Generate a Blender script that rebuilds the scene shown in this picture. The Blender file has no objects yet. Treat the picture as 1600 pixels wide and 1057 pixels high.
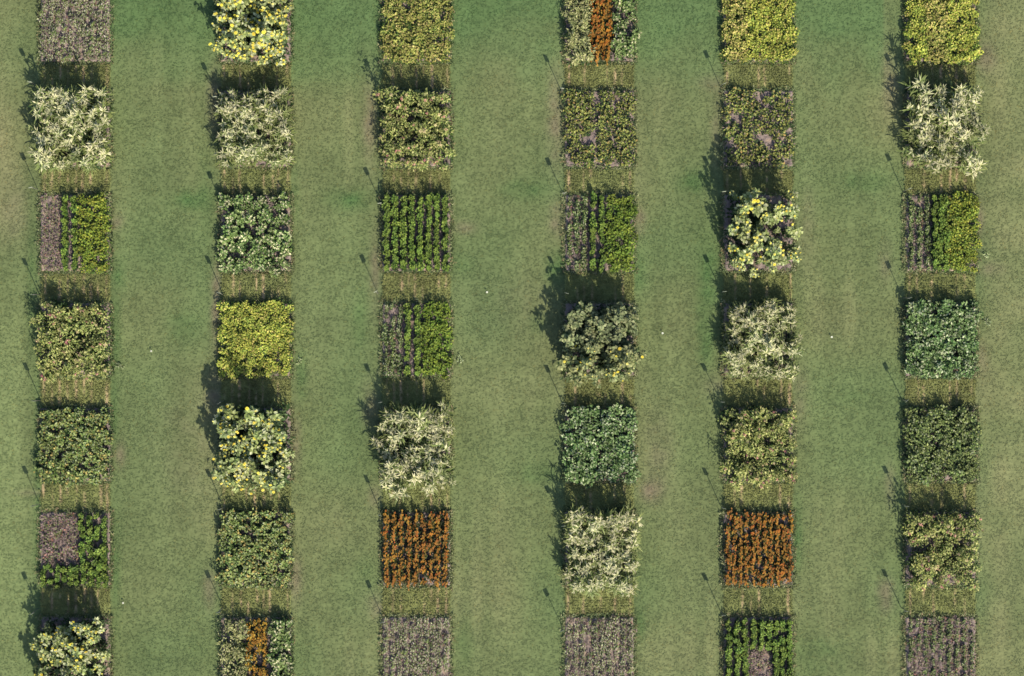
import bpy, math
import numpy as np
from mathutils import Vector

# ------------------------------------------------------------------ camera, sky, sun, exposure
S = 0.03                                   # metres of ground per photo pixel
def wx(px): return (px - 800.0) * S
def wy(py): return (528.5 - py) * S
scene = bpy.context.scene
COL = scene.collection
CAM_H = 80.0
cam_d = bpy.data.cameras.new('camera'); cam = bpy.data.objects.new('camera', cam_d); COL.objects.link(cam)
cam.location = (0, 0, CAM_H); cam.rotation_euler = (0, 0, 0)
cam_d.sensor_width = 36.0; cam_d.lens = 36.0 * CAM_H / (1600 * S)
cam_d.clip_start = 0.5; cam_d.clip_end = 5000
scene.camera = cam

ELEV = math.radians(35.0)
sh = np.array([-26.0, 58.0]); sh /= np.linalg.norm(sh)      # ground direction in which shadows fall
world = bpy.data.worlds.new('World'); scene.world = world; world.use_nodes = True
wn = world.node_tree.nodes; wl = world.node_tree.links
sky = wn.new('ShaderNodeTexSky'); sky.sky_type = 'NISHITA'; sky.sun_disc = False
sky.sun_elevation = ELEV; sky.sun_rotation = math.atan2(-sh[0], -sh[1]); sky.dust_density = 1.5
wl.new(sky.outputs[0], wn['Background'].inputs[0]); wn['Background'].inputs[1].default_value = 0.10
sun_d = bpy.data.lights.new('sun', 'SUN'); sun = bpy.data.objects.new('sun', sun_d); COL.objects.link(sun)
sun_d.energy = 4.4; sun_d.angle = math.radians(0.55); sun_d.color = (1.0, 0.90, 0.72)
sun.rotation_euler = Vector((sh[0] * math.cos(ELEV), sh[1] * math.cos(ELEV), -math.sin(ELEV))).to_track_quat('-Z', 'Y').to_euler()
sun.location = (20, -40, 40)
vs = scene.view_settings
vs.view_transform = 'Standard'; vs.look = 'None'; vs.gamma = 1.0; vs.use_curve_mapping = False; vs.exposure = 0.74
scene.cycles.max_bounces = 5; scene.cycles.diffuse_bounces = 3; scene.cycles.glossy_bounces = 2; scene.cycles.transmission_bounces = 3

rng = np.random.default_rng(11)

# ------------------------------------------------------------------ helpers
def vnoise(x, y, scale, seed):
    r = np.random.default_rng(seed); T = r.random((257, 257))
    u = np.asarray(x) / scale + 1000.3; v = np.asarray(y) / scale + 1000.7
    iu = np.floor(u).astype(int); iv = np.floor(v).astype(int); fu = u - iu; fv = v - iv
    fu = fu * fu * (3 - 2 * fu); fv = fv * fv * (3 - 2 * fv)
    a = T[iu % 257, iv % 257]; b = T[(iu + 1) % 257, iv % 257]; c = T[iu % 257, (iv + 1) % 257]; d = T[(iu + 1) % 257, (iv + 1) % 257]
    return (a * (1 - fu) + b * fu) * (1 - fv) + (c * (1 - fu) + d * fu) * fv

def mesh_np(name, V, F, C, mat, smooth=False):
    """V (n,3); F (m,k) all faces of k corners; C (n,3) vertex colours"""
    V = np.asarray(V, np.float32); F = np.asarray(F, np.int32)
    me = bpy.data.meshes.new(name); k = F.shape[1]
    me.vertices.add(len(V)); me.vertices.foreach_set('co', V.ravel())
    me.loops.add(F.size); me.loops.foreach_set('vertex_index', F.ravel())
    me.polygons.add(len(F)); me.polygons.foreach_set('loop_start', np.arange(0, F.size, k, dtype=np.int32))
    if smooth: me.polygons.foreach_set('use_smooth', np.ones(len(F), bool))
    me.update(calc_edges=True)
    if C is not None:
        a = me.attributes.new('tint', 'FLOAT_COLOR', 'POINT')
        c4 = np.ones((len(V), 4), np.float32); c4[:, :3] = np.asarray(C, np.float32); a.data.foreach_set('color', c4.ravel())
    me.materials.append(mat)
    return me

def link(name, data, parent=None, loc=(0, 0, 0)):
    o = bpy.data.objects.new(name, data); COL.objects.link(o)
    o.location = loc
    if parent is not None: o.parent = parent
    return o

def tag(o, label=None, cat=None, group=None, kind=None):
    if label: o['label'] = label
    if cat: o['category'] = cat
    if group: o['group'] = group
    if kind: o['kind'] = kind
    return o

# ------------------------------------------------------------------ materials
def base_mat(name):
    m = bpy.data.materials.new(name); m.use_nodes = True
    nt = m.node_tree; return m, nt, nt.nodes['Principled BSDF'], nt.nodes['Material Output']

def leaf_material(name, rough=0.55, transl=0.25, vary=0.3, spec=0.25):
    m, nt, p, out = base_mat(name); N, L = nt.nodes, nt.links
    at = N.new('ShaderNodeAttribute'); at.attribute_name = 'tint'
    oi = N.new('ShaderNodeObjectInfo')
    mr = N.new('ShaderNodeMapRange'); mr.inputs['To Min'].default_value = 1 - vary; mr.inputs['To Max'].default_value = 1 + vary
    L.new(oi.outputs['Random'], mr.inputs['Value'])
    hs = N.new('ShaderNodeHueSaturation')
    hr = N.new('ShaderNodeMath'); hr.operation = 'MULTIPLY_ADD'; hr.inputs[1].default_value = 7.31; hr.inputs[2].default_value = 0.2
    fr = N.new('ShaderNodeMath'); fr.operation = 'FRACT'
    h2 = N.new('ShaderNodeMapRange'); h2.inputs['To Min'].default_value = 0.488; h2.inputs['To Max'].default_value = 0.512
    L.new(oi.outputs['Random'], hr.inputs[0]); L.new(hr.outputs[0], fr.inputs[0]); L.new(fr.outputs[0], h2.inputs['Value'])
    L.new(h2.outputs[0], hs.inputs['Hue']); L.new(mr.outputs[0], hs.inputs['Value']); L.new(at.outputs['Color'], hs.inputs['Color'])
    L.new(hs.outputs[0], p.inputs['Base Color']); p.inputs['Roughness'].default_value = rough
    p.inputs['Specular IOR Level'].default_value = spec
    tr = N.new('ShaderNodeBsdfTranslucent'); L.new(hs.outputs[0], tr.inputs['Color'])
    mx = N.new('ShaderNodeMixShader'); mx.inputs[0].default_value = transl
    L.new(p.outputs[0], mx.inputs[1]); L.new(tr.outputs[0], mx.inputs[2]); L.new(mx.outputs[0], out.inputs['Surface'])
    return m

M_leaf = leaf_material('foliage')
M_petal = leaf_material('petal', rough=0.6, transl=0.2, vary=0.22)
M_grass = leaf_material('lawn_blades', rough=0.6, transl=0.3, vary=0.0)

def ground_material(name, rel, scl, det=6):
    m, nt, p, out = base_mat(name); N, L = nt.nodes, nt.links
    at = N.new('ShaderNodeAttribute'); at.attribute_name = 'tint'
    tc = N.new('ShaderNodeTexCoord')
    n1 = N.new('ShaderNodeTexNoise'); n1.inputs['Scale'].default_value = scl; n1.inputs['Detail'].default_value = det; n1.inputs['Roughness'].default_value = 0.6
    mp = N.new('ShaderNodeMapping'); mp.inputs['Scale'].default_value = (0.9, 1.1, 1)
    L.new(tc.outputs['Object'], mp.inputs['Vector']); L.new(mp.outputs[0], n1.inputs['Vector'])
    mr = N.new('ShaderNodeMapRange'); mr.inputs['From Min'].default_value = 0.25; mr.inputs['From Max'].default_value = 0.75
    mr.inputs['To Min'].default_value = 0.86; mr.inputs['To Max'].default_value = 1.14
    L.new(n1.outputs['Fac'], mr.inputs['Value'])
    mx = N.new('ShaderNodeVectorMath'); mx.operation = 'SCALE'
    L.new(at.outputs['Color'], mx.inputs[0]); L.new(mr.outputs[0], mx.inputs['Scale']); L.new(mx.outputs[0], p.inputs['Base Color'])
    b = N.new('ShaderNodeBump'); b.inputs['Strength'].default_value = 0.9; b.inputs['Distance'].default_value = rel
    L.new(n1.outputs['Fac'], b.inputs['Height']); L.new(b.outputs[0], p.inputs['Normal'])
    p.inputs['Roughness'].default_value = 0.9; p.inputs['Specular IOR Level'].default_value = 0.15
    return m
M_lawn = ground_material('lawn_ground', 0.028, 5.5, 2)
M_soil = ground_material('dry_soil', 0.05, 14.0)

def plain(name, col, rough=0.6, scl=30, amt=0.2):
    m, nt, p, out = base_mat(name); N, L = nt.nodes, nt.links
    n = N.new('ShaderNodeTexNoise'); n.inputs['Scale'].default_value = scl
    r = N.new('ShaderNodeValToRGB')
    r.color_ramp.elements[0].position = 0.3; r.color_ramp.elements[1].position = 0.7
    r.color_ramp.elements[0].color = (*[c * (1 - amt) for c in col], 1); r.color_ramp.elements[1].color = (*[min(1, c * (1 + amt)) for c in col], 1)
    L.new(n.outputs['Fac'], r.inputs[0]); L.new(r.outputs[0], p.inputs['Base Color']); p.inputs['Roughness'].default_value = rough
    return m
M_stake = plain('weathered_stake', (0.13, 0.13, 0.11), 0.7)
M_plate = plain('sign_plate', (0.22, 0.25, 0.19), 0.5)

# ------------------------------------------------------------------ plot layout (photo pixels on the ground plane)
COLX = [(63, 173), (345, 455), (597, 704), (882, 991), (1130, 1239), (1414, 1525)]
ROWY = [(-22, 97), (142, 261), (305, 424), (474, 588), (638, 752), (800, 915), (964, 1081)]

# ------------------------------------------------------------------ lawn tint
def lawn_tint(X, Y):
    """grass colour by place: lush, dry and worn patches, with plant shadow painted into one dark green patch"""
    px = X / S + 800.0; py = 528.5 - Y / S
    col = np.empty(X.shape + (3,)); col[:] = (0.117, 0.146, 0.062)
    def blend(c, w):
        w = np.clip(w, 0, 1)[..., None]; col[:] = col * (1 - w) + np.array(c) * w
    def blob(x, y, sx, sy): return np.exp(-((px - x) / sx) ** 2 - ((py - y) / sy) ** 2)
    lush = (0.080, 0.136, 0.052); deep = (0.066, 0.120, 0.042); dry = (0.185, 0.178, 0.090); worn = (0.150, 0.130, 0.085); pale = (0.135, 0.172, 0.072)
    n3 = vnoise(X, Y, 3.2, 1); n1 = vnoise(X, Y, 1.1, 2); n0 = vnoise(X, Y, 0.4, 3); nv = vnoise(X, Y * 0.06, 0.5, 4); nh = vnoise(X * 0.06, Y, 0.4, 5)
    blend(lush, 0.9 * (n3 - 0.45)); blend(dry, 0.7 * (0.42 - n3) + 0.25 * (nv - 0.6))
    # lusher towards the northern end of the lawn
    edge = np.clip((150 - py + 60 * (n1 - 0.5)) / 120, 0, 1) * ((px > 170) & (px < 1380))
    blend(lush, 0.85 * edge)
    # dry margins of the field
    blend(dry, np.clip((62 - px) / 60, 0, 1) * np.clip((420 - py) / 200, 0, 1) * np.clip((py - 60) / 200, 0.25, 1) * (0.4 + 0.8 * n1))
    blend(pale, np.clip((70 - px) / 50, 0, 1) * np.clip((py - 420) / 140, 0, 1) * 0.9)
    blend(dry, np.clip((px - 1528) / 40, 0, 1) * (0.25 + 0.6 * n1)); blend(pale, np.clip((px - 1540) / 40, 0, 1) * 0.4)
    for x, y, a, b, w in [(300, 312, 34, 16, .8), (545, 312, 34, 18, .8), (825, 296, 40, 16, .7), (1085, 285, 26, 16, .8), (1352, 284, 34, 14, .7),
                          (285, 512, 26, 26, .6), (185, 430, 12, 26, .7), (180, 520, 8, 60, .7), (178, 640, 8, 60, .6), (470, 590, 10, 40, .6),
                          (1108, 440, 18, 70, .95), (1104, 520, 14, 50, .9), (868, 425, 20, 30, .8), (575, 660, 22, 30, .5), (1000, 430, 12, 30, .6),  # first pair: lush dark green patch, also painting in the tall plants' deeper shadow
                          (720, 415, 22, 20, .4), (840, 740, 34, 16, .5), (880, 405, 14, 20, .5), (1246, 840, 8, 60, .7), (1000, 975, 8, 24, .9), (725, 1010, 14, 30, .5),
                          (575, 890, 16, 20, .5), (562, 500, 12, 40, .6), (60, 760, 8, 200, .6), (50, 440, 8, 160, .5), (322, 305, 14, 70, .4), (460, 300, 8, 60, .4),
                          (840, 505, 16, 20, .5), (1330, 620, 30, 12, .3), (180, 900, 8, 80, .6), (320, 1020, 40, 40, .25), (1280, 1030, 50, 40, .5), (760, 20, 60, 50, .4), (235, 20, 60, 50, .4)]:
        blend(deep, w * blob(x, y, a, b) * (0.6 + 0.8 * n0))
    for x, y, a, b, w in [(578, 190, 11, 60, .7), (868, 190, 12, 70, .7), (336, 160, 10, 45, .8), (1392, 120, 14, 60, .6), (1120, 200, 10, 70, .4), (586, 420, 8, 60, .6),
                          (870, 345, 12, 26, .7), (338, 480, 8, 70, .9), (335, 620, 14, 40, .7), (1018, 766, 16, 18, .9), (1385, 930, 12, 22, .95), (1384, 410, 10, 30, .4),
                          (726, 356, 18, 10, .6), (182, 345, 10, 12, .7), (188, 712, 8, 18, .8), (462, 905, 10, 30, .7), (585, 775, 10, 18, .5), (590, 950, 16, 18, .6),
                          (1030, 705, 22, 60, .35), (1540, 90, 16, 22, .8), (1535, 560, 10, 30, .5), (1000, 345, 10, 20, .7), (1530, 345, 8, 30, .7), (328, 920, 10, 26, .7),
                          (1110, 130, 20, 12, .4), (50, 770, 30, 5, .5), (580, 640, 16, 40, .5), (20, 330, 24, 50, .4), (300, 700, 60, 90, .25), (462, 690, 8, 40, .6), (1250, 620, 14, 50, .35),
                          (1130, 600, 30, 16, .4), (1515, 800, 20, 160, .25), (1550, 420, 20, 10, .5), (820, 480, 90, 60, .15), (1390, 760, 8, 30, .5), (1260, 350, 14, 60, .3)]:
        blend(worn, w * blob(x, y, a, b) * (0.5 + 0.9 * n0))
    col *= (0.84 + 0.14 * n1 + 0.18 * nv + 0.06 * nh + 0.09 * n0)[..., None]
    return col

# ------------------------------------------------------------------ the lawn: one sheet to the horizon
def axis(half, fine, step):
    a = np.arange(-half, half + 1e-6, step); o = half + np.cumsum(0.4 * 1.32 ** np.arange(1, 34))
    return np.concatenate([-o[::-1], a, o])
ax = axis(28, 0, 0.14); ay = axis(20, 0, 0.14)
GX, GY = np.meshgrid(ax, ay, indexing='ij')
def ground_z(X, Y): return 0.03 * (vnoise(X, Y, 2.4, 21) - 0.5) + 0.02 * (vnoise(X, Y, 0.5, 22) - 0.5)
GZ = ground_z(GX, GY) - 0.03
nX, nY = GX.shape; idx = np.arange(nX * nY).reshape(nX, nY)
Fq = np.stack([idx[:-1, :-1], idx[1:, :-1], idx[1:, 1:], idx[:-1, 1:]], -1).reshape(-1, 4)
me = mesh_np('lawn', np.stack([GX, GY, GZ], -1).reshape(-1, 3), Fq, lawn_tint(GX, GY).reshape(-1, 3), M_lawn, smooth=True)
tag(link('lawn', me), 'broad green mown lawn running between the columns of plots', 'lawn', kind='structure')

def blades(P, C, length, width, lean, nb, r, dark=0.75, rise=1.0):
    """tufts of nb bent blades at P (n,3) with colour C (n,3): each blade one tapered quad split in two triangles"""
    n = len(P); Vs = []; Cs = []
    for k in range(nb):
        a = r.random(n) * 2 * math.pi; ln = length * (0.6 + 0.8 * r.random(n)); w = width * (0.6 + 0.8 * r.random(n))
        t = lean * (0.5 + r.random(n)); dx, dy = np.cos(a), np.sin(a)
        off = (r.random((n, 2)) - 0.5) * length * 0.8
        b = P.copy(); b[:, :2] += off
        mid = b + np.stack([dx * ln * 0.35 * t, dy * ln * 0.35 * t, ln * 0.55 * rise], -1)
        tip = b + np.stack([dx * ln * t, dy * ln * t, ln * rise * np.clip(1 - 0.45 * t, 0.25, 1)], -1)
        sx = np.stack([-dy * w / 2, dx * w / 2, np.zeros(n)], -1)
        Vs.append(np.stack([b - sx * .5, mid + sx, mid - sx, tip], 1))
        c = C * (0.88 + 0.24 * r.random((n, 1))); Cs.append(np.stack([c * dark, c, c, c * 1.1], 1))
    V = np.concatenate(Vs).reshape(-1, 3); Cc = np.concatenate(Cs).reshape(-1, 3)
    m = np.arange(n * nb) * 4
    F = np.concatenate([np.stack([m, m + 1, m + 2], -1), np.stack([m + 2, m + 1, m + 3], -1)])
    return V, F, Cc

# lawn tufts everywhere outside plots and strips
n = 230000
X = (rng.random(n) - 0.5) * 52; Y = (rng.random(n) - 0.5) * 36
keep = np.ones(n, bool)
for (a, b) in COLX: keep &= ~((X > wx(a + 1) + 0.12 * (vnoise(X, Y, 0.3, 77) - .5)) & (X < wx(b - 1) + 0.12 * (vnoise(X, Y, 0.3, 78) - .5)) & (Y < wy(-30)) & (Y > wy(1090)))
keep &= rng.random(n) < (0.30 + 0.5 * vnoise(X, Y, 0.45, 8) + 0.4 * vnoise(X, Y, 0.2, 9))
X, Y = X[keep], Y[keep]
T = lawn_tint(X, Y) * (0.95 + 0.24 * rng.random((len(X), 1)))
yel = rng.random(len(X)) < 0.06
T[yel] = T[yel] * np.array([1.5, 1.25, 1.1])
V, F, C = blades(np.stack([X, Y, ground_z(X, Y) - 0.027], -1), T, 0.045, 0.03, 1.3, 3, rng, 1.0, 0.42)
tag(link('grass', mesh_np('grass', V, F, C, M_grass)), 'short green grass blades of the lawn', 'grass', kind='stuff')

# ------------------------------------------------------------------ plant builders
class PB:
    """collects leaves of one plant mesh"""
    def __init__(s): s.V = []; s.F = []; s.C = []
    def leaf(s, p, yaw, pitch, ln, wd, col, droop=0.5, r=None, tipc=None):
        i = len(s.V); dx, dy = math.cos(yaw), math.sin(yaw); c, q = math.cos(pitch), math.sin(pitch)
        p = np.array(p, float); f = np.array([dx * c, dy * c, q]); side = np.array([-dy, dx, 0.0])
        mid = p + f * ln * 0.5; f2 = np.array([dx * math.cos(pitch - droop), dy * math.cos(pitch - droop), math.sin(pitch - droop)])
        tip = mid + f2 * ln * 0.55; up = np.array([0, 0, wd * 0.18])
        s.V += [p, mid + side * wd / 2 + up, mid - side * wd / 2 + up, mid - up * 0.5, tip]
        s.F += [(i, i + 3, i + 1), (i, i + 2, i + 3), (i + 1, i + 3, i + 4), (i + 3, i + 2, i + 4)]
        col = np.array(col); tc = col if tipc is None else np.array(tipc)
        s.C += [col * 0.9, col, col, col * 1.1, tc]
    def blade(s, p, yaw, pitch, ln, wd, col, tipc, droop=1.0):
        """long arching leaf of three segments"""
        i = len(s.V); q = np.array(p, float); a = pitch; side = np.array([-math.sin(yaw), math.cos(yaw), 0.0])
        ws = [0.6, 1.0, 0.75, 0.05]
        for k in range(4):
            t = k / 3; c = np.array(col) * (1 - t) + np.array(tipc) * t
            s.V += [q + side * wd * ws[k] / 2, q - side * wd * ws[k] / 2]; s.C += [c, c]
            if k < 3: s.F += [(i + 2 * k, i + 2 * k + 1, i + 2 * k + 2), (i + 2 * k + 2, i + 2 * k + 1, i + 2 * k + 3)]
            q = q + np.array([math.cos(yaw) * math.cos(a), math.sin(yaw) * math.cos(a), math.sin(a)]) * ln / 3; a -= droop / 3 * (0.7 + 0.6 * t)
    def stem(s, p, q, w, col):
        p, q = np.array(p, float), np.array(q, float); i = len(s.V)
        for k in range(3):
            a = 2.1 * k; o = np.array([math.cos(a), math.sin(a), 0]) * w / 2; s.V += [p + o, q + o * 0.6]; s.C += [np.array(col)] * 2
        for k in range(3):
            a, b = i + 2 * k, i + 2 * ((k + 1) % 3); s.F += [(a, b, b + 1), (a, b + 1, a + 1)]
    def build(s, name, mat): return mesh_np(name, s.V, s.F, s.C, mat)

def pick(pal, r):
    w = np.array([p[0] for p in pal], float); c = np.array(pal[r.choice(len(pal), p=w / w.sum())][1])
    return c * (0.8 + 0.4 * r.random())

def bush(r, h, rad, n, ln, wd, pal, stems=3, flat=0.5, pit=(0.0, 0.8), low=None, under=14):
    """leafy mound: leaves spread through an uneven dome; returns foliage builder and points on top"""
    b = PB(); tops = []
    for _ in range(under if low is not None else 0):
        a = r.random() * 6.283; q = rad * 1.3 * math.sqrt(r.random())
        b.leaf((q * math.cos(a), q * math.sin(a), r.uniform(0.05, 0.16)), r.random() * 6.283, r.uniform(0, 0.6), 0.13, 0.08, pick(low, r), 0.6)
    lobes = [(r.normal(0, rad * 0.38), r.normal(0, rad * 0.38), h * (0.72 + 0.36 * r.random()), rad * (0.4 + 0.35 * r.random())) for _ in range(stems)]
    for (lx, ly, lh, lr) in lobes:
        b.stem((0, 0, -0.03), (lx, ly, lh * 0.85), max(0.012, h * 0.022), (0.07, 0.085, 0.035)); tops.append((lx, ly, lh))
        for _ in range(max(2, n // stems)):
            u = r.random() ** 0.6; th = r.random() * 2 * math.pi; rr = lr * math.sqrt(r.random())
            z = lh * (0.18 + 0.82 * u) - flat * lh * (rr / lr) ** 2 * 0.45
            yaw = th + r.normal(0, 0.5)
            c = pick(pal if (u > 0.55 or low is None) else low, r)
            b.leaf((lx + rr * math.cos(th), ly + rr * math.sin(th), max(0.01, z)), yaw, r.uniform(*pit), ln * (0.65 + 0.7 * r.random()), wd * (0.65 + 0.7 * r.random()), c, 0.4 + 0.7 * r.random())
    return b, tops

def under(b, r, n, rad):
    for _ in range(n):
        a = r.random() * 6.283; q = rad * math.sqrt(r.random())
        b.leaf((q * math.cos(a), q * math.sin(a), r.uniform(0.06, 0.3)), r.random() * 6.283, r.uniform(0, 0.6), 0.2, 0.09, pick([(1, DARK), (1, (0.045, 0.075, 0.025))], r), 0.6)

def disc_flower(rad, petal, centre, tilt_to_sun=True):
    """a flower head: a ring of petals round a raised dark centre"""
    b = PB(); k = 9
    for i in range(k): b.leaf((0, 0, 0), 2 * math.pi * i / k, 0.22, rad, rad * 0.62, petal, 0.35)
    for i in range(5): b.leaf((0, 0, 0.006), 2 * math.pi * i / 5, 0.35, rad * 0.42, rad * 0.36, centre, 0.6)
    return b

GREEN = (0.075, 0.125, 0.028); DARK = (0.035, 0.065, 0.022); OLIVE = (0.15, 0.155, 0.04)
KINDS = {}
NV = 7
def kind(name, obj_name, fn, sp=None): KINDS[name] = dict(obj=obj_name, fn=fn, sp=sp)

# --- tall arching pale grass
def k_tallgrass(r):
    b = PB(); tops = []
    for s in range(4):
        x, y = r.normal(0, 0.10, 2); h = 0.55 + 0.62 * r.random(); tx, ty = x + r.normal(0, 0.09), y + r.normal(0, 0.09)
        b.stem((x * 0.5, y * 0.5, -0.03), (tx, ty, h), 0.022, (0.10, 0.12, 0.05))
        for k in range(10):
            b.blade((tx, ty, h - 0.10 * r.random()), r.random() * 6.283, r.uniform(0.2, 1.1), r.uniform(0.13, 0.27), r.uniform(0.03, 0.046), *(((0.27, 0.31, 0.11), (0.68, 0.64, 0.44)) if h > 0.78 else ((0.12, 0.17, 0.05), (0.30, 0.32, 0.15))), r.uniform(0.9, 2.0))
        for k in range(8):
            t = r.uniform(0.25, 0.85)
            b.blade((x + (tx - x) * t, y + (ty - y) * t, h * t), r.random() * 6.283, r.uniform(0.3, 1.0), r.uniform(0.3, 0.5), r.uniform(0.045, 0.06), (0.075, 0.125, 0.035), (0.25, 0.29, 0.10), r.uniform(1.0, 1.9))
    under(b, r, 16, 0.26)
    return b, tops
kind('A', 'arching_grass', k_tallgrass)

# --- tall yellow flowering plant with grey-green leaves
def mk_sun(pal, hmin, hmax, nf):
    def f(r):
        b = PB(); heads = []
        for s in range(3):
            x, y = r.normal(0, 0.13, 2); h = r.uniform(hmin, hmax)
            b.stem((x * 0.3, y * 0.3, -0.03), (x, y, h), 0.03, (0.09, 0.11, 0.05))
            for k in range(26):
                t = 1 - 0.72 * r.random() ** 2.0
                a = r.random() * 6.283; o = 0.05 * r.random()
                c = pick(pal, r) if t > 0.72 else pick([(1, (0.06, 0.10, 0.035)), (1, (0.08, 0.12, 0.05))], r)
                b.leaf((x * t + o * math.cos(a), y * t + o * math.sin(a), h * t), a, r.uniform(0.0, 0.7), r.uniform(0.12, 0.21), r.uniform(0.08, 0.13), c, r.uniform(0.5, 1.1))
            for k in range(nf):
                a = r.random() * 6.283; q = 0.05 + 0.13 * r.random()
                heads.append((x + q * math.cos(a), y + q * math.sin(a) - 0.05, h + 0.02 + 0.06 * r.random()))
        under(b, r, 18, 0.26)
        return b, heads
    return f
PALE = [(3, (0.31, 0.365, 0.16)), (3, (0.21, 0.265, 0.09)), (1, (0.44, 0.47, 0.28))]
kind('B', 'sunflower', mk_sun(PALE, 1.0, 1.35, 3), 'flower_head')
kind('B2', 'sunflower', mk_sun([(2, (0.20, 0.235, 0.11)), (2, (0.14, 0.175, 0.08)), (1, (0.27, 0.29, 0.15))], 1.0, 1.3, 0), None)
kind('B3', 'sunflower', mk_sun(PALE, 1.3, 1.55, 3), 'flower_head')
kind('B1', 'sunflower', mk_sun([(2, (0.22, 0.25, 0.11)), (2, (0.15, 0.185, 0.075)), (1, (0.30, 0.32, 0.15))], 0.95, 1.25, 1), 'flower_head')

# --- pink flowering bush
CP = [(4, (0.27, 0.305, 0.09)), (3, (0.37, 0.375, 0.15)), (3, (0.16, 0.21, 0.06))]
def k_pink(r):
    b, tops = bush(r, 0.92, 0.23, 84, 0.11, 0.06, CP, stems=4, flat=0.9, pit=(-0.2, 0.9), low=[(1, DARK), (1, GREEN)])
    return b, [(t[0] + r.normal(0, .04), t[1] + r.normal(0, .04) - 0.03, t[2] + 0.02) for t in tops[:2]]
kind('C', 'pink_flowering_bush', k_pink, 'flower_spike')
kind('C0', 'pink_flowering_bush', lambda r: (k_pink(r)[0], []), None)
CF = [(4, (0.30, 0.32, 0.13)), (3, (0.38, 0.38, 0.19)), (2, (0.18, 0.22, 0.08))]
kind('CF', 'feathery_bush', lambda r: bush(r, 0.8, 0.24, 70, 0.13, 0.05, CF, stems=3, flat=0.9, low=[(1, DARK), (1, GREEN)]))

# --- low crops
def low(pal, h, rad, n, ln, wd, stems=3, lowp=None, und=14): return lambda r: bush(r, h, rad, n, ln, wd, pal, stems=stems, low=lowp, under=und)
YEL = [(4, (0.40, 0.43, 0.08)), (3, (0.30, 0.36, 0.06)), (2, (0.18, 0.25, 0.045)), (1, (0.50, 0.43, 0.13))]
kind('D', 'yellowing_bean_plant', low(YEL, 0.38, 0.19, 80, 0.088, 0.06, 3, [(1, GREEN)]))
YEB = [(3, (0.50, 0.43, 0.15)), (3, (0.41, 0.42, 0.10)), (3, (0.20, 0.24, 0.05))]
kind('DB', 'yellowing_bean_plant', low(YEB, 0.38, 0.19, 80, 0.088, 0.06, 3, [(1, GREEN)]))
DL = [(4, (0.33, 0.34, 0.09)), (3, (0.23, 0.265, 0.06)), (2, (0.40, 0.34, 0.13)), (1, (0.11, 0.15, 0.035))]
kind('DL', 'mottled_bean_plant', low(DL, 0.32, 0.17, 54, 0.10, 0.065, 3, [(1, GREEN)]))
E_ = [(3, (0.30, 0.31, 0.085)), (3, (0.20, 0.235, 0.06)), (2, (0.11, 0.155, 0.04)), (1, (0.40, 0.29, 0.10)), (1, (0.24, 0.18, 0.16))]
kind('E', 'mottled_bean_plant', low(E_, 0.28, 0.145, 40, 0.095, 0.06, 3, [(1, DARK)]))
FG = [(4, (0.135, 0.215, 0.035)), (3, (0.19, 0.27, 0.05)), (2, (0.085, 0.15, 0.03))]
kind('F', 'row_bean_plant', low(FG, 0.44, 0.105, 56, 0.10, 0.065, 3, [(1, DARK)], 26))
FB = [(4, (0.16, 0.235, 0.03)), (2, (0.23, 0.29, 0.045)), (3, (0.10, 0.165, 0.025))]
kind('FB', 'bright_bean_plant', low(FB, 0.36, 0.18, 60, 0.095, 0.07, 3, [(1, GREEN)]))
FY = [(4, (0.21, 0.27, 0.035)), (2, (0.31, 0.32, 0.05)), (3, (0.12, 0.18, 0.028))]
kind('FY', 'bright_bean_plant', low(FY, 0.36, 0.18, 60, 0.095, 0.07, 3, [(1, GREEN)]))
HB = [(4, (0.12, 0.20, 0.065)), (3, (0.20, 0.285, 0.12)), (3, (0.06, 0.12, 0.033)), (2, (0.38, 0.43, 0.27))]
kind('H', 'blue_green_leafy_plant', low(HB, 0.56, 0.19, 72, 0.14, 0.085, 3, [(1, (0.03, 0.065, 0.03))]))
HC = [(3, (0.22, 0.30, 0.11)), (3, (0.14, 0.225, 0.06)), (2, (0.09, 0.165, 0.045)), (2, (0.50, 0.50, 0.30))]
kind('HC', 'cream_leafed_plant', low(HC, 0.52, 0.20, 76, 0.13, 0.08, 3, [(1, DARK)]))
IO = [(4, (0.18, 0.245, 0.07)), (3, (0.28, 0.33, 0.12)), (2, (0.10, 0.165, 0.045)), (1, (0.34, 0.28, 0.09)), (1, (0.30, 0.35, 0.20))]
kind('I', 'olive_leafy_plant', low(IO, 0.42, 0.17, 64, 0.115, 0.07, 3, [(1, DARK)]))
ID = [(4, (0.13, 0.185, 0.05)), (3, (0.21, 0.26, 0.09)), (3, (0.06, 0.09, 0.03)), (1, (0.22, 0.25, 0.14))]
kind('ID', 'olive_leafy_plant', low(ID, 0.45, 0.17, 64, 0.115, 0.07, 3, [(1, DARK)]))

# --- orange marigolds in rows
def mk_mari(h):
    def f(r):
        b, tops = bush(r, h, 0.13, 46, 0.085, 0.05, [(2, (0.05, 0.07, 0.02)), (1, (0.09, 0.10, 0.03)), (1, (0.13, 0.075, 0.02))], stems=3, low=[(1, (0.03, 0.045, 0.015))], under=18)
        pts = [(r.normal(0, 0.065), r.normal(0, 0.085), h * (0.85 + 0.3 * r.random())) for _ in range(15)]
        return b, pts
    return f
kind('J', 'marigold_plant', mk_mari(0.30), 'blossoms')
kind('JG', 'gold_marigold_plant', mk_mari(0.34), 'gold_blossoms')

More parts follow.
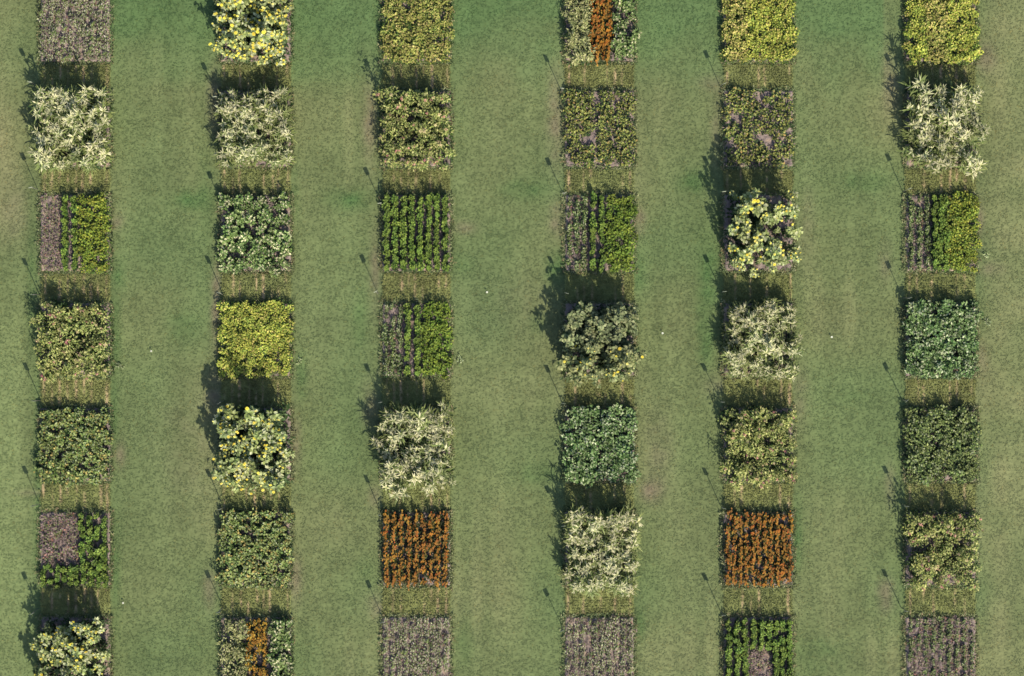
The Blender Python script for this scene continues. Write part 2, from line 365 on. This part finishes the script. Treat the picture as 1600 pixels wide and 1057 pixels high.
# --- small seedlings on bare soil
KS = [(3, (0.17, 0.22, 0.08)), (3, (0.34, 0.35, 0.22)), (2, (0.20, 0.15, 0.14)), (1, (0.34, 0.33, 0.27)), (1, (0.10, 0.14, 0.04))]
kind('K', 'seedling', low(KS, 0.21, 0.13, 34, 0.10, 0.055, 3))
KM = [(4, (0.21, 0.15, 0.15)), (2, (0.26, 0.20, 0.18)), (2, (0.22, 0.23, 0.12)), (1, (0.30, 0.15, 0.11)), (1, (0.14, 0.19, 0.06))]
kind('KM', 'mauve_leafed_plant', low(KM, 0.14, 0.13, 26, 0.08, 0.05, 3))
KG = [(3, (0.15, 0.21, 0.06)), (2, (0.22, 0.26, 0.11)), (1, (0.32, 0.34, 0.22))]
kind('KG', 'seedling', low(KG, 0.26, 0.12, 36, 0.09, 0.055, 2, [(1, DARK)]))

LIB = {}
def lib(k):
    if k not in LIB:
        r = np.random.default_rng(sum(ord(ch) * (i * 37 + 5) for i, ch in enumerate(k)) + 3)
        out = []
        for v in range(NV):
            b, pts = KINDS[k]['fn'](r)
            me = b.build(KINDS[k]['obj'], M_leaf); sub = []
            sp = KINDS[k]['sp']
            if sp == 'flower_head':
                for p in pts: sub.append(('flower_head', SUNHEAD[r.integers(len(SUNHEAD))], p, (r.uniform(0.2, 0.8), r.uniform(-0.2, 0.5), 0)))
            elif sp == 'flower_spike':
                for p in pts: sub.append(('flower_spike', SPIKE[r.integers(len(SPIKE))], p, (r.uniform(-0.3, 0.9), r.uniform(-0.5, 0.5), r.random() * 6)))
            elif sp in ('blossoms', 'gold_blossoms'):
                q = PB()
                for p in pts:
                    c = pick([(3, (0.38, 0.165, 0.025)), (3, (0.27, 0.14, 0.03)), (2, (0.38, 0.23, 0.045)), (1, (0.36, 0.10, 0.02))] if sp == 'blossoms' else [(2, (0.38, 0.21, 0.025)), (2, (0.24, 0.13, 0.02)), (1, (0.42, 0.29, 0.05))], r)
                    a0 = r.random() * 6
                    for i in range(5): q.leaf(p, a0 + i * 1.2566, 0.35, 0.042, 0.044, c * (0.85 + 0.3 * r.random()), 0.6)
                sub.append(('blossoms', q.build('blossoms', M_petal), (0, 0, 0), (0, 0, 0)))
            out.append((me, sub))
        LIB[k] = out
    return LIB[k]
SUNHEAD = [disc_flower(rd, c, (0.48, 0.34, 0.03)).build('flower_head', M_petal) for rd, c in [(0.056, (0.60, 0.56, 0.10)), (0.05, (0.58, 0.57, 0.15)), (0.062, (0.60, 0.53, 0.06)), (0.046, (0.62, 0.62, 0.22))]]
SPIKE = []
for s in range(4):
    b = PB(); r = np.random.default_rng(50 + s)
    for i in range(12): b.leaf((r.normal(0, .012), r.normal(0, .012), 0.012 * i - 0.04), r.random() * 6.28, r.uniform(-0.4, 0.6), 0.06, 0.04, np.array([(0.40, 0.22, 0.17), (0.42, 0.31, 0.18), (0.36, 0.15, 0.15), (0.43, 0.36, 0.2)][s]) * r.uniform(.8, 1.2), 0.6)
    SPIKE.append(b.build('flower_spike', M_petal))

# ------------------------------------------------------------------ soil beds
def soil_mesh(w, h, rows, seed, ridge=0.02):
    nx, ny = 56, 60; r = np.random.default_rng(seed)
    gx, gy = np.meshgrid(np.linspace(-w / 2, w / 2, nx), np.linspace(-h / 2, h / 2, ny), indexing='ij')
    z = 0.035 + ridge * np.cos((gx / w + 0.5) * rows * 2 * math.pi + math.pi) + 0.08 * (vnoise(gx, gy, 0.13, seed) - 0.5) + 0.03 * (vnoise(gx, gy, 0.5, seed + 1) - 0.5)
    e = np.minimum.reduce([gx + w / 2, w / 2 - gx, gy + h / 2, h / 2 - gy]); z = np.where(e < 0.02, -0.08, z)
    n1 = vnoise(gx, gy, 0.3, seed + 2); n2 = vnoise(gx, gy, 0.09, seed + 3)
    c = np.array([0.215, 0.172, 0.160]) * (0.72 + 0.35 * n1 + 0.22 * n2)[..., None]
    g = (n1 * 0.6 + vnoise(gx, gy, 0.15, seed + 5) * 0.5 > 0.68)[..., None]; c = np.where(g, c * np.array([1.2, 1.15, 1.0]), c)
    idx = np.arange(nx * ny).reshape(nx, ny)
    F = np.stack([idx[:-1, :-1], idx[1:, :-1], idx[1:, 1:], idx[:-1, 1:]], -1).reshape(-1, 4)
    return mesh_np('soil_bed', np.stack([gx, gy, z], -1).reshape(-1, 3), F, c.reshape(-1, 3), M_soil, smooth=True)

# ------------------------------------------------------------------ the planted plots
# region: (kind, x0, x1, y0, y1 as fractions of the plot from its north-west corner, rows, plants per row, jitter, drop, scale)
def full(k, rows, per, jit, drop=0.04, sc=1.0): return [(k, 0, 1, 0, 1, rows, per, jit, drop, sc)]
def split(a, b, c, x1=0.30, x2=0.58, ra=3, rb=3, rc=5):
    return [(a, 0, x1, 0, 1, ra, 15, .025, .08, .95), ('KM', .05, x1, 0, 1, 3, 14, .04, .12, .9), (b, x1, x2, 0, 1, rb, 14, .02, .02, 1.05), (c, x2, 1, 0, 1, rc, 14, .07, .02, 1.0)]

PLOTS = {
 (0, 0): ('mauve seedling plot sprinkled with grey green, shaded by tall pale grass', full('K', 10, 15, .05, .06, 1.15) + full('KM', 10, 11, .09, .2, .75)),
 (0, 1): ('tall pale arching grass plot casting shade onto grey green seedlings', full('A', 9, 10, .11, .07)),
 (0, 2): ('three strip plot of mauve, green and yellow between grass and pink bushes', split('KM', 'F', 'FY', .29, .58, 3, 2, 4)),
 (0, 3): ('tall pink flecked bush plot between mauve strips and olive leaves', full('C', 10, 9, .10, .05)),
 (0, 4): ('olive leafy plot flecked with orange beside a pink flecked bush plot', full('I', 11, 12, .08, .04)),
 (0, 5): ('green row plot with a mauve block filling one corner', [('KM', 0, .54, .03, .70, 7, 11, .06, .03, 1.15), ('F', .56, 1, .02, .76, 4, 10, .03, .06, 1.0), ('F', 0, 1, .73, 1, 10, 5, .05, .02, 1.0)]),
 (0, 6): ('tall yellow sunflower plot shading a gap beside mauve and green plot', full('B', 8, 9, .11, .13)),
 (1, 0): ('brightest yellow sunflower plot beside tall pale arching grass', full('B', 9, 10, .10, .05)),
 (1, 1): ('tall pale arching grass plot between yellow sunflowers and cream leafed green', full('A', 9, 10, .11, .07, .95)),
 (1, 2): ('green plot dotted with cream leaves between pale grass and yellow beans', full('HC', 10, 11, .09, .05, .92)),
 (1, 3): ('dense yellow bean plot between cream dotted green and yellow sunflowers', full('D', 12, 14, .06, .01)),
 (1, 4): ('yellow sunflower plot between dense yellow beans and olive leafy plants', full('B', 9, 10, .10, .05, 1.0)),
 (1, 5): ('olive leafy plot between yellow sunflowers and the gold centred strip plot', full('I', 11, 12, .08, .03, 1.05)),
 (1, 6): ('three strip plot of feathery bushes, gold marigolds and pale leaves', [('CF', 0, .36, 0, 1, 3, 9, .08, .03, 1.0), ('JG', .38, .68, .03, 1, 4, 14, .03, .06, 1.0), ('HC', .72, 1, 0, 1, 3, 11, .07, .03, .95)]),
 (2, 0): ('mottled yellow bean plot beside a tall pink flecked bush plot', full('DL', 11, 13, .07, .03, 1.1)),
 (2, 1): ('tall pink flecked bush plot between mottled beans and plain green rows', full('C', 10, 10, .10, .04)),
 (2, 2): ('plain green row plot with eight rows and dark furrows', full('F', 8, 14, .02, .04, 1.12)),
 (2, 3): ('three strip plot of mauve soil, green rows and bright green beans', split('KG', 'F', 'FB', .30, .60, 3, 2, 4)),
 (2, 4): ('tall pale star leafed grass plot between bean strips and orange marigolds', full('A', 9, 10, .12, .12, 1.02)),
 (2, 5): ('orange marigold plot in rows between pale grass and mauve seedlings', full('J', 9, 13, .03, .02, 1.12)),
 (2, 6): ('mauve seedling plot beside the orange marigolds of its column', full('K', 10, 14, .04, .08, 1.0) + full('KM', 10, 13, .07, .15, .85)),
 (3, 0): ('three strip plot of feathery bushes, orange marigolds and cream flecked green', [('CF', 0, .36, 0, 1, 4, 10, .07, .03, .95), ('J', .35, .67, .02, .99, 4, 14, .02, .02, 1.1), ('HC', .70, 1, 0, 1, 3, 10, .08, .04, .95)]),
 (3, 1): ('mottled green bean plot with mauve bare furrows beside orange centred strips', [('E', 0, .40, 0, 1, 5, 13, .06, .10, 1.0), ('E', .47, .70, 0, 1, 3, 13, .05, .10, 1.0), ('E', .76, 1, 0, 1, 3, 13, .05, .10, 1.0)]),
 (3, 2): ('three strip plot with mauve furrows shaded by dark tall sunflowers', split('KG', 'F', 'FB', .33, .60, 3, 2, 4)),
 (3, 3): ('dark grey green sunflower plot with few yellow heads', [('B2', 0, 1, 0, .58, 9, 6, .11, .09, 1.0), ('B1', 0, 1, .60, 1, 9, 4, .10, .06, 1.0)]),
 (3, 4): ('blue green leafy plot between dark sunflowers and tall pale grass', full('H', 10, 12, .08, .03, .95)),
 (3, 5): ('tall pale star leafed grass plot between blue green leaves and seedlings', full('A', 9, 10, .11, .08, 1.0)),
 (3, 6): ('mauve seedling plot beside tall pale star leafed grass', full('K', 10, 13, .04, .10, 1.0) + full('KM', 10, 13, .07, .15, .85)),
 (4, 0): ('dense bright yellow bean plot beside mottled beans with mauve gaps', [('DB', 0, .32, 0, 1, 4, 14, .06, .01, 1.0), ('D', .32, 1, 0, 1, 8, 14, .06, .01, 1.05)]),
 (4, 1): ('mottled yellow green bean plot with mauve gaps beside sparse tall sunflowers', full('E', 9, 12, .06, .14, 1.1)),
 (4, 2): ('sparse tall sunflower plot with round yellow heads and dark gaps', full('B3', 7, 8, .10, .20, .95)),
 (4, 3): ('tall pale arching grass plot beside the sparse sunflowers', full('A', 9, 10, .10, .05, .92)),
 (4, 4): ('tall pink flecked bush plot between pale grass and orange marigolds', full('C', 10, 10, .10, .05)),
 (4, 5): ('orange marigold plot in rows between pink bushes and green rows', full('J', 11, 14, .03, .06, 1.05)),
 (4, 6): ('green row plot with a mauve block set into one edge', [('F', 0, .36, .03, 1, 3, 14, .03, .03, 1.05), ('F', .36, .70, .03, .42, 3, 6, .03, .03, 1.05), ('KM', .36, .70, .42, 1, 4, 9, .06, .03, 1.15), ('F', .70, 1, .03, 1, 3, 14, .03, .03, 1.05)]),
 (5, 0): ('dense golden yellow bean plot beside tall star leafed pale grass', [('D', 0, .28, 0, 1, 3, 14, .06, .01, 1.05), ('DB', .28, .58, 0, 1, 4, 14, .06, .01, 1.0), ('D', .58, 1, 0, 1, 5, 14, .06, .01, 1.05)]),
 (5, 1): ('tall whitish star leafed grass plot beside golden yellow beans', full('A', 9, 10, .12, .12, 1.0)),
 (5, 2): ('three strip plot of mauve furrows, green and yellow beside tall whitish grass', split('KG', 'F', 'FY', .36, .60, 3, 3, 5)),
 (5, 3): ('blue green leafy plot between bean strips and dark olive leaves', full('H', 10, 12, .07, .03, .97)),
 (5, 4): ('dark olive leafy plot between blue green leaves and pink bushes', full('ID', 11, 12, .07, .03, 1.05)),
 (5, 5): ('tall pink flecked bush plot between dark olive leaves and mauve furrows', full('C', 8, 10, .10, .08)),
 (5, 6): ('mauve furrow plot striped with thin rows of small green seedlings', full('KG', 9, 15, .025, .10, .78) + [('KM', .055, 1.0, 0, 1, 9, 17, .035, .03, 1.05)]),
}
ROWED = {'F', 'J', 'JG', 'KG', 'K'}
TALL = {'A', 'B', 'B1', 'B2', 'B3', 'C', 'C0', 'CF'}
for (c, rw), (label, regs) in PLOTS.items():
    x0, x1 = COLX[c]; y0, y1 = ROWY[rw]
    W, H = (x1 - x0) * S, (y1 - y0) * S; cx, cy = wx((x0 + x1) / 2), wy((y0 + y1) / 2)
    plot = link('crop_plot', None, None, (cx, cy, 0)); plot.empty_display_size = 0.3
    tag(plot, label, 'crop plot', 'crop plots set out in columns on the lawn')
    seed = 1000 + c * 70 + rw * 7
    link('soil_bed', soil_mesh(W + 0.06, H + 0.06, regs[0][5] / max(regs[0][2] - regs[0][1], .2), seed, 0.045 if regs[0][0][0] == 'K' else 0.02), plot)
    r = np.random.default_rng(seed)
    for (k, fx0, fx1, fy0, fy1, rows, per, jit, drop, sc) in regs:
        L = lib(k); bw, bh = W * (fx1 - fx0), H * (fy1 - fy0); t = k in TALL
        for i in range(rows):
            for j in range(per):
                lx = -W / 2 + W * fx0 + bw * (i + 0.5) / rows + r.normal(0, jit); ly = H / 2 - H * fy0 - bh * (j + 0.5) / per + r.normal(0, jit * 1.1)
                ins = 0.935 if t else 0.97; lx *= ins * (0.95 if k == 'B3' else 1); ly *= ins
                gapn = vnoise(cx + lx, cy + ly, 0.55, seed + 4)
                stunt = 1.0
                if r.random() < drop * (0.4 + 3.2 * (gapn < 0.35)):
                    if not t: continue
                    stunt = 0.6          # a stunted plant, overtopped by its neighbours
                me, sub = L[r.integers(NV)]
                o = link(KINDS[k]['obj'], me, plot, (lx, ly, 0.02)); o.rotation_mode = 'ZYX'
                s = stunt * sc * (0.82 + 0.36 * r.random()) * (0.9 + 0.25 * vnoise(cx + lx, cy + ly, 0.8, seed + 5)); 
                if t: s *= 0.76 + 0.56 * vnoise(cx + lx, cy + ly, 0.42, seed + 6) + 0.15 * south
                o.scale = (s, s, s * (0.94 + 0.26 * r.random()))
                south = max(0.0, 1 - (ly + H / 2) / 0.5)
                if t: o.rotation_euler = (0.06 + 0.16 * south + r.normal(0, 0.07), 0.01 + r.normal(0, 0.07), r.random() * 6.283)
                elif k in ROWED:
                    o.rotation_euler = (r.normal(0.03, 0.06), r.normal(0, 0.05), r.normal(0, 0.2) + (math.pi if r.random() < .5 else 0)); o.scale = (s * 0.76, s * 1.1, o.scale[2])
                else: o.rotation_euler = (r.normal(0.03, 0.08), r.normal(0, 0.08), r.random() * 6.283)
                for (nm, sm, p, e) in (sub if stunt == 1.0 else []):
                    if nm == 'flower_head':
                        if r.random() < (0.3 if (c, rw) == (1, 0) else 0.6) - 0.3 * south: continue
                        # heads keep turning to the sun whatever way the stem is turned
                        q = link(nm, sm, o, p); q.rotation_euler = (e[0], e[1], -o.rotation_euler[2])
                    else:
                        if nm == 'flower_spike' and r.random() < 0.72 - 0.4 * south: continue
                        q = link(nm, sm, o, p); q.rotation_euler = e

# ------------------------------------------------------------------ ragged weedy fringe round every bed
for plot in [o for o in COL.objects if o.name.split('.')[0] == 'crop_plot']:
    bed = [o for o in plot.children if o.name.startswith('soil_bed')][0]; W, H = bed.dimensions.x, bed.dimensions.y
    if W < 0.1:
        W, H = 3.36, 3.54
    r = np.random.default_rng(int(abs(plot.location.x * 97 + plot.location.y * 31)) + 5)
    n = 620; t = r.random(n) * 2 * (W + H); x = np.empty(n); y = np.empty(n)
    a = t < W; x[a] = t[a] - W / 2; y[a] = H / 2
    b = (t >= W) & (t < 2 * W); x[b] = t[b] - 1.5 * W; y[b] = -H / 2
    c = (t >= 2 * W) & (t < 2 * W + H); x[c] = -W / 2; y[c] = t[c] - 2 * W - H / 2
    d = t >= 2 * W + H; x[d] = W / 2; y[d] = t[d] - 2 * W - 1.5 * H
    x += r.normal(0, 0.055, n); y += r.normal(0, 0.055, n)
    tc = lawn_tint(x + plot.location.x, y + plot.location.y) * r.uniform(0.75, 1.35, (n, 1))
    k = r.random(n); tc[k < 0.16] = (0.30, 0.32, 0.17); tc[(k > 0.16) & (k < 0.3)] = (0.24, 0.20, 0.11)
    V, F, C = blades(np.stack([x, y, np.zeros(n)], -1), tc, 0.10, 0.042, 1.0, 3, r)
    tag(link('edge_weeds', mesh_np('edge_weeds', V, F, C, M_grass), plot), kind='stuff')

# ------------------------------------------------------------------ olive grass strips between the plots of a column
for c, (x0, x1) in enumerate(COLX):
    for g in range(6):
        ya, yb = ROWY[g][1] + 2, ROWY[g + 1][0] - 2
        W, H = (x1 - x0) * S, (yb - ya) * S; cx, cy = wx((x0 + x1) / 2), wy((ya + yb) / 2); seed = 3000 + c * 50 + g; r = np.random.default_rng(seed)
        nx, ny = 60, 26
        gx, gy = np.meshgrid(np.linspace(-W / 2, W / 2, nx), np.linspace(-H / 2, H / 2, ny), indexing='ij')
        # bare earth streaks left by the seed drill
        ns = [8, 7, 6, 5, 4, 5][c]; st = [((i + 0.5) / 9 * W - W / 2 + r.normal(0, .04), r.uniform(0.03, 0.065), r.uniform(-.5, .5) * H, r.uniform(.3, .8) * H, r.uniform(.4, 1)) for i in r.choice(9, ns, replace=False)]
        def streak(x, y):
            b = np.zeros(np.shape(x))
            for (sx, sw, sy, sl, wgt) in st:
                b = np.maximum(b, wgt * np.exp(-((x - sx - 0.03 * (vnoise(y + cy, x * 0, .3, seed) - .5)) / sw) ** 2 - ((y - sy) / sl) ** 4))
            return b * np.clip(2.2 * vnoise(x + cx, y + cy, 0.16, seed + 1) - 0.25, 0, 1)
        def tint(x, y):
            n1 = vnoise(x + cx, y + cy, 0.5, 71); s = streak(x, y)[..., None]
            col = np.array([0.160, 0.178, 0.064]) * (0.75 + 0.5 * n1)[..., None]
            grn = np.clip(vnoise(x + cx, y + cy, 1.2, 72) * 1.6 - 0.7, 0, 1)[..., None]; col = col * (1 - .6 * grn) + np.array([0.14, 0.17, 0.066]) * .6 * grn
            return col * (1 - s) + np.array([0.44, 0.32, 0.20]) * s
        Z = ground_z(gx + cx, gy + cy) * 0 + 0.006 + 0.012 * np.sin((gy + cy) * 2 * math.pi / 0.125)
        Z[0, :] = Z[-1, :] = -0.07; Z[:, 0] = Z[:, -1] = -0.07
        idx = np.arange(nx * ny).reshape(nx, ny); F = np.stack([idx[:-1, :-1], idx[1:, :-1], idx[1:, 1:], idx[:-1, 1:]], -1).reshape(-1, 4)
        strip = link('grass_strip', mesh_np('grass_strip', np.stack([gx, gy, Z], -1).reshape(-1, 3), F, tint(gx, gy).reshape(-1, 3), M_lawn, smooth=True), None, (cx, cy, 0))
        tag(strip, 'olive brown mown strip between two plots of one column', 'grass strip', 'mown strips between plots', 'structure')
        n = 900; x = (r.random(n) - .5) * W; y = (r.random(n) - .5) * H; y = np.round((y + cy) / 0.125) * 0.125 - cy + r.normal(0, 0.022, n)
        kp = (r.random(n) > 0.95 * streak(x, y)) & (np.abs(y) < H / 2); x, y = x[kp], y[kp]
        Tt = tint(x, y) * (0.85 + 0.5 * r.random((len(x), 1)))
        V, F, C = blades(np.stack([x, y, np.full(len(x), 0.005)], -1), Tt, 0.075, 0.032, 0.9, 3, r)
        tag(link('stubble', mesh_np('stubble', V, F, C, M_grass), strip), kind='stuff')

# ------------------------------------------------------------------ sign stakes: photo position of the tip of each shadow gives the foot
TIPS = {(0, 1): (35, 82), (0, 2): (35, 243), (0, 3): (38, 408), (0, 4): (40, 573), (0, 5): (38, 735), (0, 6): (36, 898),
        (1, 1): (320, 102), (1, 2): (324, 272), (1, 3): (325, 408), (1, 4): (326, 574), (1, 5): (326, 740), (1, 6): (325, 896),
        (2, 1): (571, 97), (2, 2): (573, 268), (2, 3): (567, 406), (2, 4): (572, 574), (2, 5): (571, 748), (2, 6): (574, 912),
        (3, 1): (854, 91), (3, 2): (857, 252), (3, 3): (860, 405), (3, 4): (855, 577), (3, 5): (856, 764), (3, 6): (854, 924),
        (4, 1): (1101, 82), (4, 2): (1103, 252), (4, 3): (1104, 404), (4, 4): (1102, 574), (4, 5): (1102, 737), (4, 6): (1102, 902),
        (5, 1): (1387, 88), (5, 2): (1387, 247), (5, 3): (1387, 413), (5, 4): (1386, 572), (5, 5): (1385, 735), (5, 6): (1384, 896)}
def box_mesh(name, sx, sy, z0, z1, mat, b=0.004):
    """bevelled upright box"""
    V = []; F = []
    for z, k in ((z0, b), (z0 + b, 0), (z1 - b, 0), (z1, b)):
        X, Yh = sx / 2 - k, sy / 2 - k
        V += [(-X, -Yh, z), (X, -Yh, z), (X, Yh, z), (-X, Yh, z)]
    for l in range(3):
        for i in range(4): j = (i + 1) % 4; F.append((l * 4 + i, l * 4 + j, l * 4 + 4 + j, l * 4 + 4 + i))
    F += [(3, 2, 1, 0), (12, 13, 14, 15)]
    return mesh_np(name, V, F, None, mat)
ST = box_mesh('stake', 0.028, 0.022, -0.2, 1.30, M_stake); PL = box_mesh('plate', 0.19, 0.012, 1.06, 1.33, M_plate); CAP = box_mesh('bolt', 0.02, 0.012, 1.17, 1.19, M_stake, 0.003)
SHORT = {k: v[0] for k, v in PLOTS.items()}
hz = 1.22 / math.tan(ELEV)
for (c, rw), (tx, ty) in TIPS.items():
    x = wx(tx) - sh[0] * hz; y = wy(ty) - sh[1] * hz
    o = link('plot_sign', None, None, (x, y, 0)); r = np.random.default_rng(900 + c * 10 + rw)
    o.rotation_euler = (r.normal(0, 0.03), r.normal(0, 0.03), r.normal(0.1, 0.25))
    words = SHORT[(c, rw)].split()
    tag(o, 'sign stake at ' + ' '.join(words), 'plot sign', 'sign stakes at the plot corners')
    link('stake', ST, o); p = link('plate', PL, o, (0, -0.019, 0)); link('bolt', CAP, p, (0, -0.0125, 0))

# ------------------------------------------------------------------ single weeds and white flowers out on the lawn
for q, (px, py, lab) in enumerate([(187, 571, 'pale green rosette weed on lawn beside the low end of pink bush plot'),
                                   (468, 566, 'pale green rosette weed on lawn beside the dense yellow bean plot'),
                                   (719, 563, 'pale green rosette weed on lawn beside the mauve and bright green strip plot'),
                                   (1250, 550, 'pale green rosette weed on lawn beside pale grass under sparse sunflowers'),
                                   (1541, 398, 'pale straggling weed on lawn beside the yellow end of a strip plot'),
                                   (1541, 502, 'pale straggling weed on lawn beside the blue green leafy plot')]):
    r = np.random.default_rng(500 + q)
    w = bush(r, 0.10, 0.13, 30, 0.12, 0.05, [(2, (0.30, 0.36, 0.18)), (1, (0.38, 0.42, 0.25)), (1, (0.15, 0.22, 0.08))], stems=4)[0]
    o = link('weed', None, None, (wx(px), wy(py), -0.02)); tag(o, lab, 'weed', 'single weeds on the lawn')
    link('leaves', w.build('leaves', M_leaf), o)
    b = PB(); b.stem((0, 0, -0.03), (0.01, 0, 0.13), 0.02, (0.2, 0.25, 0.1)); link('stem', b.build('stem', M_leaf), o)
WHITE = disc_flower(0.055, (0.78, 0.80, 0.72), (0.6, 0.6, 0.4)).build('flower_head', M_petal)
for px, py, lab in [(237, 549, 'tiny white flower on lawn between the pink bush plot and yellow beans'),
                    (761, 457, 'tiny white flower on lawn between bright bean strips and dark sunflowers'),
                    (1035, 521, 'tiny white flower on lawn between dark sunflowers and pale arching grass'),
                    (1299, 527, 'tiny white flower on lawn between pale grass and blue green leaves'),
                    (193, 942, 'tiny white flower on lawn beside the strip above tall yellow sunflowers')]:
    o = link('white_flower', None, None, (wx(px), wy(py), -0.02)); tag(o, lab, 'flower', 'tiny white flowers on the lawn')
    b = PB(); b.stem((0, 0, -0.03), (0, 0, 0.12), 0.012, (0.12, 0.18, 0.06)); b.leaf((0, 0, .02), 1, .4, .08, .03, (.1, .16, .05)); b.leaf((0, 0, .03), 4, .4, .08, .03, (.1, .16, .05))
    link('stem', b.build('stem', M_leaf), o); link('flower_head', WHITE, o, (0, 0, 0.12))
